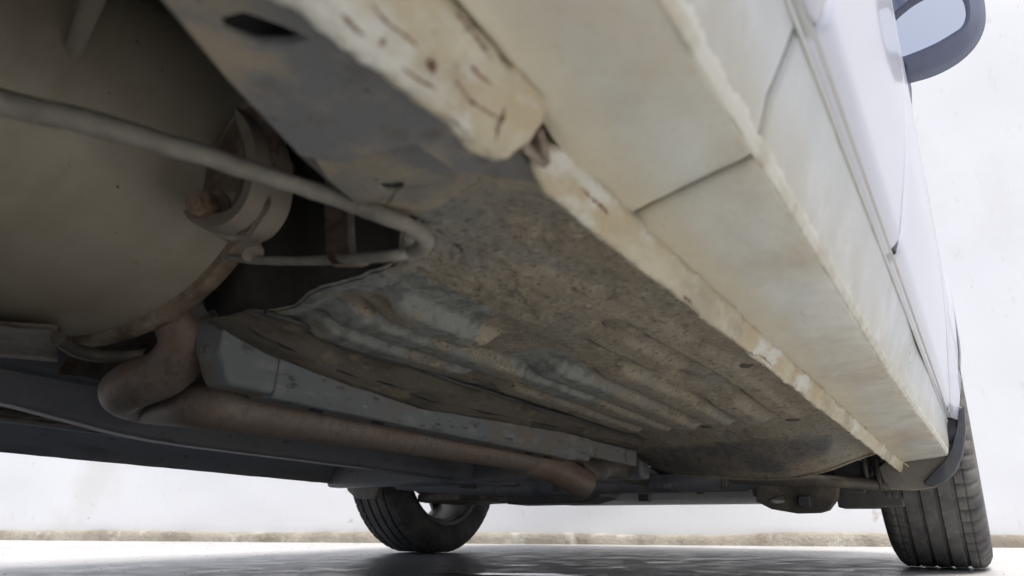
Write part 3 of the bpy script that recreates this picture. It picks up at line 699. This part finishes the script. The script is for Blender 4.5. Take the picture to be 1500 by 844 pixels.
ribbon('cross_member_lip', [Vector((x, 1.598 + .03 * sstep(.60, .45, x) + .06 * sstep(.62, .71, x), cmz(x) - .002)) for x in (.27, .32, .38, .46, .54, .60, .65, .70)], (0, .012, 0), .004, 'under', car)
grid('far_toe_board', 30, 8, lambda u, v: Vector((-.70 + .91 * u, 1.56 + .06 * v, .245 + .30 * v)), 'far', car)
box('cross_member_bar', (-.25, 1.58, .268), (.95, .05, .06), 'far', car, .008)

# ---- engine bay underside, suspension
prism('engine_undertray', [(-.42, 1.94), (.36, 1.94), (.40, 2.0), (.40, 2.62), (-.50, 2.62), (-.50, 2.05)], 2, .231, .30, 'dark', car, bv=.01)
prism('undertray_lip', [(-.41, 1.915), (.36, 1.915), (.36, 1.95), (-.41, 1.95)], 2, .229, .27, 'far', car, bv=.006)
prism('gearbox_sump', [(P(755, 745, 1, 1.95).x, .204), (P(862, 741, 1, 1.95).x, .206), (P(890, 727, 1, 1.95).x, .222), (P(890, 727, 1, 1.95).x, .26), (P(755, 745, 1, 1.95).x, .26)], 1, 1.90, 2.02, 'dark', car, bv=.004)
c_ = P(945, 733, 1, 1.9); box('drain_plug', (c_.x, 1.9, .2165), (.028, .03, .018), 'dark', car, .003)
tube('cross_member_tube', [Vector((-.62, 1.74, .262)), Vector((-.4, 1.78, .245)), Vector((-.1, 1.82, .243)), Vector((.3, 1.80, .245)), Vector((.52, 1.75, .243))], .021, 'far', car, seg=16)
# lower arms: near and far
for sx, mm in ((1, 'arm'), (-1, 'arm')):
    prism('control_arm', [(sx * .38, 1.86), (sx * .44, 1.80), (sx * .64, 1.86), (sx * .67, 1.93), (sx * .66, 2.08), (sx * .58, 2.10), (sx * .40, 2.02)], 2, .212, .236, mm, car, bv=.006, holes=[ell(sx * .52, 1.95, .03, .04)])
    tube('track_rod', [Vector((sx * .2, 1.98, .26)), Vector((sx * .45, 1.96, .262)), Vector((sx * .64, 1.93, .27))], .011, mm, car, seg=12)
    tube('drive_shaft', [Vector((sx * .15, 2.08, .34)), Vector((sx * .65, A_Y, A_Z))], .018, mm, car, seg=14, n=2)
    tube('suspension_strut', [Vector((sx * .60, 2.03, .36)), Vector((sx * .56, 2.0, .80))], .03, mm, car, seg=14, n=2)
    box('steering_knuckle', (sx * .635, 2.05, .335), (.05, .11, .15), mm, car, .015)
for x, y, z in ((-.12, 1.80, .236), (.14, 1.80, .236), (.34, 1.78, .234), (-.46, 1.80, .236), (.24, 1.90, .229), (-.36, 1.90, .229)):
    disc_pts = [[Vector((x + math.cos(a) * rr, y + math.sin(a) * rr, zz)) for a in [math.pi / 3 * q for q in range(6)]] for rr, zz in ((.011, z + .02), (.011, z - .003), (.009, z - .006))]
    bev(loft('frame_bolt', disc_pts, 'arm', car, angle=25), .001)
for sx in (1, -1):
    tube('brake_hose', [Vector((sx * .58, 1.90, .40)), Vector((sx * .61, 1.84, .30)), Vector((sx * .63, 1.88, .25)), Vector((sx * .64, 1.97, .30))], .006, 'black', car, seg=10)
    tube('coil_spring', [Vector((sx * (.585 + .045 * math.cos(k * .6)), 2.02 + .045 * math.sin(k * .6), .42 + k * .0035)) for k in range(90)], .0065, 'black', car, seg=8, n=1)
    ribbon('subframe_bracket', [Vector((sx * .36, 1.72, .30)), Vector((sx * .38, 1.76, .245)), Vector((sx * .40, 1.86, .236)), Vector((sx * .42, 1.95, .245))], (.05, 0, 0), .005, 'arm', car)
# hanging bracket ahead of the near wheel, with its opening
Yb = 1.74
o_ = [tuple(P(px, py, 1, Yb)[i] for i in (0, 2)) for px, py in [(1107, 728), (1108, 735), (1130, 746), (1165, 752), (1200, 751), (1213, 747), (1226, 730), (1228, 708), (1150, 706), (1112, 702)]]
hl_ = [tuple(P(px, py, 1, Yb)[i] for i in (0, 2)) for px, py in [(1124, 733), (1138, 727), (1149, 725), (1149, 736), (1135, 738)]]
hb = prism('hanging_bracket', o_, 1, Yb, Yb + .03, 'arm', car, holes=[hl_], bv=.002)
box('bracket_boss', tuple((P(1180, 732, 1, Yb)[0], Yb - .008, P(1180, 735, 1, Yb)[2])), (.026, .02, .024), 'dark', hb, .003)
box('stabiliser_mount', tuple((P(1275, 732, 1, 1.80)[0], 1.83, P(1275, 733, 1, 1.80)[2] + .006)), (.13, .08, .042), 'dark', car, .004)
tube('stabiliser_bar', [P(1070, 700, 1, 1.70), P(1160, 704, 1, 1.72), P(1240, 706, 1, 1.74), P(1310, 712, 1, 1.80)], .013, 'arm', car, seg=14)
for px in (1266, 1283): tube('brake_pipe', [P(px, 670, 1, 1.76), P(px + 3, 695, 1, 1.76), P(px + 8, 716, 1, 1.77)], .005, 'arm', car, seg=10)
box('wheel_house_bracket', tuple(P(1245, 700, 1, 1.80)), (.06, .03, .07), 'dark', car, .004)

# ---- front mudguard at the near wheel
Yg = 1.722
go = [tuple(P(px, py, 1, Yg)[i] for i in (0, 2)) for px, py in [(1287, 684), (1292, 700), (1302, 717), (1340, 718), (1368, 714), (1392, 698), (1404, 676), (1411, 640), (1411, 598), (1400, 590), (1380, 600), (1362, 640), (1320, 660)]]
mg = prism('mudguard', go, 1, Yg, Yg + .02, 'guard', car, bv=.003)
prism('mudguard_edge', [tuple(P(px, py, 1, 1.714)[i] for i in (0, 2)) for px, py in [(1413, 594), (1405, 600), (1400, 630), (1394, 655), (1382, 676), (1368, 690), (1352, 708), (1366, 714), (1385, 706), (1400, 690), (1410, 665), (1415, 630)]], 1, 1.712, 1.750, 'flap', mg, bv=.003)
prism('mudguard', [(-v[0], v[1]) for v in go], 1, Yg, Yg + .02, 'guard', car, bv=.003)
tb = tube('fixing_clip', [Vector((.725, 1.716, .272)), Vector((.745, 1.716, .276)), Vector((.765, 1.716, .276))], .003, 'black', mg, seg=8)

# ---- muffler
MC = Vector((.120, 0, .453)); MA, MB_ = .226, .157
def oval(y, k=1.0, n=72, grow=0.0):
    out = []
    for i in range(n):
        a = 2 * math.pi * i / n; c, s_ = math.cos(a), math.sin(a); e = .86
        x = abs(c) ** e * (1 if c > 0 else -1) * (MA * k + grow); z = abs(s_) ** e * (1 if s_ > 0 else -1) * (MB_ * k + grow)
        out.append(Vector((MC.x + x, y, MC.z + z)))
    return out
rings = [oval(-.32, .35), oval(-.315, .9), oval(-.30, .975), oval(-.28, .985)] + [oval(-.26 + .65 * j / 40, .985 + .004 * math.sin(j * .5)) for j in range(41)]
muf = loft('muffler', rings, 'muffler', car, angle=40)
loft('muffler_end_seam', [oval(.386, .985), oval(.388, .985, grow=.0075), oval(.391, .985, grow=.0090), oval(.401, .985, grow=.0090), oval(.404, .985, grow=.007), oval(.400, .94), oval(.392, .93), oval(.386, .93)], 'seam', muf, caps=False, angle=35)
loft('muffler_end', [oval(.396, .95), oval(.392, .90), oval(.398, .80), oval(.404, .40)], 'muffler', muf, angle=35)
# ---- exhaust pipe: S bend then forward run
pp = [Vector((.165, .37, .365)), Vector((.183, .395, .343)), Vector((.198, .42, .315)), P(271, 505, 1, .435), P(245, 543, 1, .440), P(205, 560, 1, .435), P(182, 575, 1, .455), P(215, 590, 1, .515), P(300, 594, 2, .236), P(400, 609, 2, .236), P(520, 629, 2, .237), P(640, 650, 2, .238), P(730, 665, 2, .238), P(785, 677, 2, .236)]
print('PIPE', [tuple(round(c, 3) for c in v) for v in pp])
pipe = tube('exhaust_pipe', pp, lambda t: .0252 - .0045 * sstep(.4, 1, t), 'pipe', car, seg=32, n=12)
e0 = pp[-1]
tube('exhaust_joint', [e0 + Vector((-.01, -.03, .0)), e0 + Vector((0.01, .03, -.006)), e0 + Vector((.035, .075, -.024)), e0 + Vector((.05, .10, -.034))], .026, 'pipe', pipe, seg=28)
tube('front_pipe', [e0 + Vector((.03, .09, -.01)), e0 + Vector((.03, .18, .0)), e0 + Vector((.0, .32, .02)), e0 + Vector((-.1, .8, .03))], .023, 'arm', pipe, seg=20)
# heat shield and hanger seen under the muffler
grid('heat_shield', 12, 8, lambda u, v: P(-120 + 205 * u, 462 + 14 * u + (48 + 4 * u) * v, 2, .288 + .004 * math.sin(v * 3)), 'steel', car, thick=.002)
tube('hanger_rod', [P(85, 495, 2, .283), P(110, 512, 2, .280), P(150, 521, 2, .280), P(215, 520, 2, .282)], .007, 'arm', car, seg=10)

# ---- muffler hanger: rubber ring, plate and bolt
Yh = .330
hang = prism('hanger_plate', [tuple(P(px, py, 1, Yh - .006)[i] for i in (0, 2)) for px, py in [(303, 235), (345, 170), (395, 150), (405, 200), (390, 300), (360, 345), (318, 338), (290, 315)]], 1, Yh - .006, Yh - .001, 'steel', car, bv=.002)
ring_pts = [P(px, py, 1, Yh) for px, py in [(372, 172), (396, 205), (404, 250), (396, 300), (372, 335), (340, 346), (312, 338), (300, 322)]]
rings = []
spn = spline(ring_pts, 10); ctr = P(335, 270, 1, Yh)
for i, p in enumerate(spn):
    t = i / (len(spn) - 1); ww = .0085 * (.45 + .75 * math.sin(math.pi * min(1, t * 1.02)) ** .6)
    rad = (p - ctr).normalized()
    rings.append([p + rad * 0 + Vector((0, -.020, 0)), p + rad * .002 + Vector((0, 0, 0)), p + rad * 0 + Vector((0, .018, 0)), p - rad * ww * 1.6 + Vector((0, .018, 0)), p - rad * ww * 1.9 + Vector((0, 0, 0)), p - rad * ww * 1.6 + Vector((0, -.016, 0))])
rb = loft('rubber_mount', rings, 'rubber', hang, angle=30); bev(rb, .003, 3)
bc = P(303, 303, 1, Yh - .018)
def disc(name, c, r_, d, m, parent, n=24, ax=(0, 1, 0), b=.0008):
    a = Vector(ax).normalized(); u_ = a.orthogonal().normalized(); v_ = a.cross(u_)
    o = loft(name, [[c + a * s_ + (u_ * math.cos(2 * math.pi * k / n) + v_ * math.sin(2 * math.pi * k / n)) * r_ for k in range(n)] for s_ in (0, d)], m, parent, angle=25)
    bev(o, b); return o
axb = (-.35, .9, .1)
disc('washer', bc + Vector((0, .004, 0)), .0155, .004, 'steel', hang, ax=axb)
bl = disc('bolt', bc - Vector((.0, .009, 0)), .0115, .014, 'bolt', hang, n=6, ax=axb, b=.0015)
disc('bolt_shank', bc - Vector((.0, .011, 0)), .0055, .008, 'bolt', bl, n=16, ax=axb)
disc('rubber_collar', bc + Vector((.012, .012, -.004)), .020, .016, 'rubber', hang, ax=axb, b=.003)
tube('hanger_pin', [P(352, 335, 1, .345), P(364, 355, 1, .345), P(371, 372, 1, .345)], .0085, 'rubber', hang, seg=16)
tube('hanger_arm', [P(390, 128, 1, .32), P(365, 162, 1, .335), P(338, 205, 1, .340), P(320, 240, 1, .345)], .011, 'rubber', hang, seg=16, flat=.55)
tube('hanger_arm', [P(415, 238, 1, .39), P(432, 256, 1, .41), P(445, 262, 1, .43)], .007, 'steel', hang, seg=12)
tube('brace_rod', [P(152, -40, 1, .20), P(128, 20, 1, .205), P(108, 72, 1, .21), P(96, 95, 1, .215), P(72, 135, 1, .225)], lambda t: .0095 - .005 * t, 'rubber', car, seg=14, flat=.5)

# ---- handbrake cable loop and the clip
cab = tube('brake_cable', [D(-200, 85, .30), D(-80, 118, .33), D(0, 150, .352), D(110, 175, .368), D(200, 199, .380), D(300, 228, .395), D(400, 260, .408), D(500, 293, .420), P(560, 315, 2, .279), P(600, 331, 2, .274), P(620, 344, 2, .271), P(622, 358, 2, .271), P(600, 369, 2, .273), P(560, 376, 1, .312), P(460, 382, 1, .342), P(370, 381, 1, .352), P(330, 376, 1, .358)], lambda t: .0066 - .0016 * sstep(.1, .5, t) - .0016 * sstep(.66, .8, t), 'cable', car, seg=20, n=14, rough=.12)
ux = (W2B @ ray(530, 320) - W2B @ ray(510, 320)).normalized()
cl = ribbon('cable_clip', [P(492, 230, 1, .35), P(493, 300, 1, .345), P(495, 350, 1, .336), P(498, 377, 1, .330), P(508, 389, 1, .328), P(519, 386, 1, .334)], ux * .017, .0018, 'steel', car)
ribbon('clip_strap', [P(511, 262, 1, .345), P(514, 320, 1, .340), P(516, 362, 1, .333), P(521, 379, 1, .328), P(532, 387, 1, .330), P(540, 379, 1, .336)], ux * .0045, .0020, 'cable', cl)

# ---- wheels
def make_wheel():
    W_ = bpy.data.objects.new('wheel', None); C.objects.link(W_); W_.parent = car
    Rr, hw = .312, .0975; NA = 320
    prof = [(-.080, .220), (-.088, .227), (-.0955, .242), (-.0975, .262), (-.0955, .283), (-.088, .298), (-.080, .3055)]
    x = -.074
    gro = [-.048, -.017, .017, .048]
    while x < .0745:
        prof.append((x, .312 - .0035 * (x / .08) ** 2)); x += .0025
    prof += [(.080, .3055), (.088, .298), (.0955, .283), (.0975, .262), (.0955, .242), (.088, .227), (.080, .220)]
    vs, fs = [], []
    n = len(prof)
    for a_ in range(NA):
        th = 2 * math.pi * a_ / NA
        for (x, r_) in prof:
            if abs(x) < .0735:
                for g_ in gro:
                    if abs(x - g_) < .0036: r_ -= .0065
                if (abs(x + .0675) < .0012 or abs(x - .0675) < .0012): r_ -= .002
            if abs(x) > .052 and r_ > .295 and (a_ % 5) == (0 if x > 0 else 2): r_ -= .0065
            if .021 < abs(x) < .044 and (a_ % 8) == 3 and abs(x) > .030: r_ -= .002
            if .25 < r_ < .256 and False: r_ += .001
            vs.append(Vector((x, math.sin(th) * r_, -math.cos(th) * r_)))
    for a_ in range(NA):
        for i in range(n - 1):
            b_ = (a_ + 1) % NA; fs.append((a_ * n + i, a_ * n + i + 1, b_ * n + i + 1, b_ * n + i))
    # contact patch: flatten
    for v in vs:
        if v.z < -.307: v.z = -.307 + (v.z + .307) * .15; v.x *= 1.01
    ty = raw('tyre', vs, fs, 'tyre', W_, angle=50)
    def rev(name, pr, m, par, n=72, ang=35):
        return loft(name, [[Vector((x, math.sin(2 * math.pi * k / n) * r_, -math.cos(2 * math.pi * k / n) * r_)) for k in range(n)] for x, r_ in pr], m, par, caps=False, angle=ang)
    rim = rev('rim', [(-.086, .227), (-.090, .224), (-.086, .215), (-.070, .213), (-.064, .203), (-.02, .196), (.03, .193), (.06, .204), (.078, .214), (.086, .219), (.088, .226), (.080, .228), (.07, .218), (.05, .208), (.02, .200), (-.02, .202), (-.066, .211), (-.086, .227)], 'rim', W_)
    hubr = .075
    disc('hub', Vector((.035, 0, 0)), hubr, .035, 'rim', rim, n=40, ax=(1, 0, 0), b=.006)
    for k in range(7):
        a = 2 * math.pi * k / 7 + .2
        d = Vector((0, math.sin(a), -math.cos(a))); t = Vector((0, math.cos(a), math.sin(a)))
        rg = []
        for rr, w_, xx in ((.05, .028, .052), (.10, .020, .060), (.15, .019, .062), (.205, .026, .060)):
            c0 = d * rr + Vector((xx, 0, 0)); rg.append([c0 - t * w_ + Vector((-.010, 0, 0)), c0 - t * w_ * .8 + Vector((.008, 0, 0)), c0 + t * w_ * .8 + Vector((.008, 0, 0)), c0 + t * w_ + Vector((-.010, 0, 0))])
        bev(loft('spoke', rg, 'rim', rim, angle=30), .003)
    disc('brake_disc', Vector((-.012, 0, 0)), .130, .020, 'disc', W_, n=60, ax=(1, 0, 0), b=.002)
    disc('dust_shield', Vector((-.026, 0, 0)), .120, .003, 'disc', W_, n=48, ax=(1, 0, 0))
    box('brake_caliper', (-.01, .10, .07), (.06, .09, .09), 'disc', W_, .012)
    return W_
def kids(o): return [c for c in bpy.data.objects if c.parent == o]
def copy_tree(o, parent):
    c = o.copy(); C.objects.link(c); c.parent = parent
    for k in kids(o): copy_tree(k, c)
    return c
w0 = make_wheel(); w0.location = (.7525, A_Y, A_Z)
for (x, y, z, fl) in ((-.7525, A_Y, A_Z, 1), (.7525, A_Y - WB, A_Z - .075, 0), (-.7525, A_Y - WB, A_Z - .075, 1)):
    o = copy_tree(w0, car); o.location = (x, y, z)
    if fl: o.rotation_euler = (0, 0, math.pi)


# ---- door mirror
ym = 1.30
def mp(px, py, y=ym): return P(px, py, 1, y)
outp = [(1321, 122), (1345, 119), (1375, 109), (1405, 92), (1428, 70), (1441, 45), (1444, 20), (1438, -15), (1420, -38), (1380, -46), (1335, -38), (1303, -22), (1300, 12), (1304, 60), (1312, 100)]
inp = [(1316, 82), (1340, 75), (1370, 62), (1394, 48), (1408, 38), (1414, 25), (1414, 8), (1410, -8), (1400, -20), (1375, -20), (1345, -6), (1325, 8), (1308, 26), (1310, 50), (1313, 70)]
def smooth_loop(pp, n=4):
    out_ = []; m_ = len(pp)
    for i in range(m_):
        p0, p1, p2, p3 = (Vector(pp[(i + k - 1) % m_]) for k in range(4))
        for k in range(n):
            t = k / n; q_ = .5 * ((2 * p1) + (p2 - p0) * t + (2 * p0 - 5 * p1 + 4 * p2 - p3) * t * t + (3 * p1 - p0 - 3 * p2 + p3) * t ** 3); out_.append((q_.x, q_.y))
    return out_
outp, inp = smooth_loop(outp), smooth_loop(inp)
inn = [mp(*p) for p in inp]
def sc_px(pp, k, dx=0, dy=0):
    cx = sum(p[0] for p in pp) / len(pp); cy = sum(p[1] for p in pp) / len(pp)
    return [(cx + (p[0] - cx) * k + dx, cy + (p[1] - cy) * k + dy) for p in pp]
cm_ = sum(inn, Vector()) / len(inn)
rg = [[p + Vector((0, .030, 0)) for p in inn], [p + Vector((0, .003, 0)) for p in inn], [mp(*p) for p in sc_px(inp, 1.05)], [mp(*p) for p in sc_px(inp, 1.11, 1, 1)]]
rg.append([mp(px, py, ym + .05) for px, py in [tuple(a * .3 + b_ * .7 for a, b_ in zip(p, q)) for p, q in zip(inp, outp)]])
rg.append([mp(px, py, ym + .085) for px, py in outp])
for dy, k in ((.11, .97), (.135, .80), (.148, .55), (.152, .2)):
    rg.append([mp(px, py, ym + dy) for px, py in sc_px(outp, k, -4)])
hs = loft('door_mirror', rg, 'plastic', car, caps=False, angle=38)
fs_ = [tuple(range(len(inn)))]
raw('mirror_glass', [p + Vector((0, .012, 0)) - (p - cm_) * -.02 for p in inn], fs_, 'chrome', hs, smooth=False)
prism('mirror_foot', [(.835, mp(1318, 122).z - .002), (.850, mp(1318, 122).z + .002), (.856, mp(1318, 122).z + .05), (.858, mp(1305, 0).z), (.835, mp(1305, 0).z)], 1, ym + .02, ym + .12, 'plastic', hs, bv=.004)
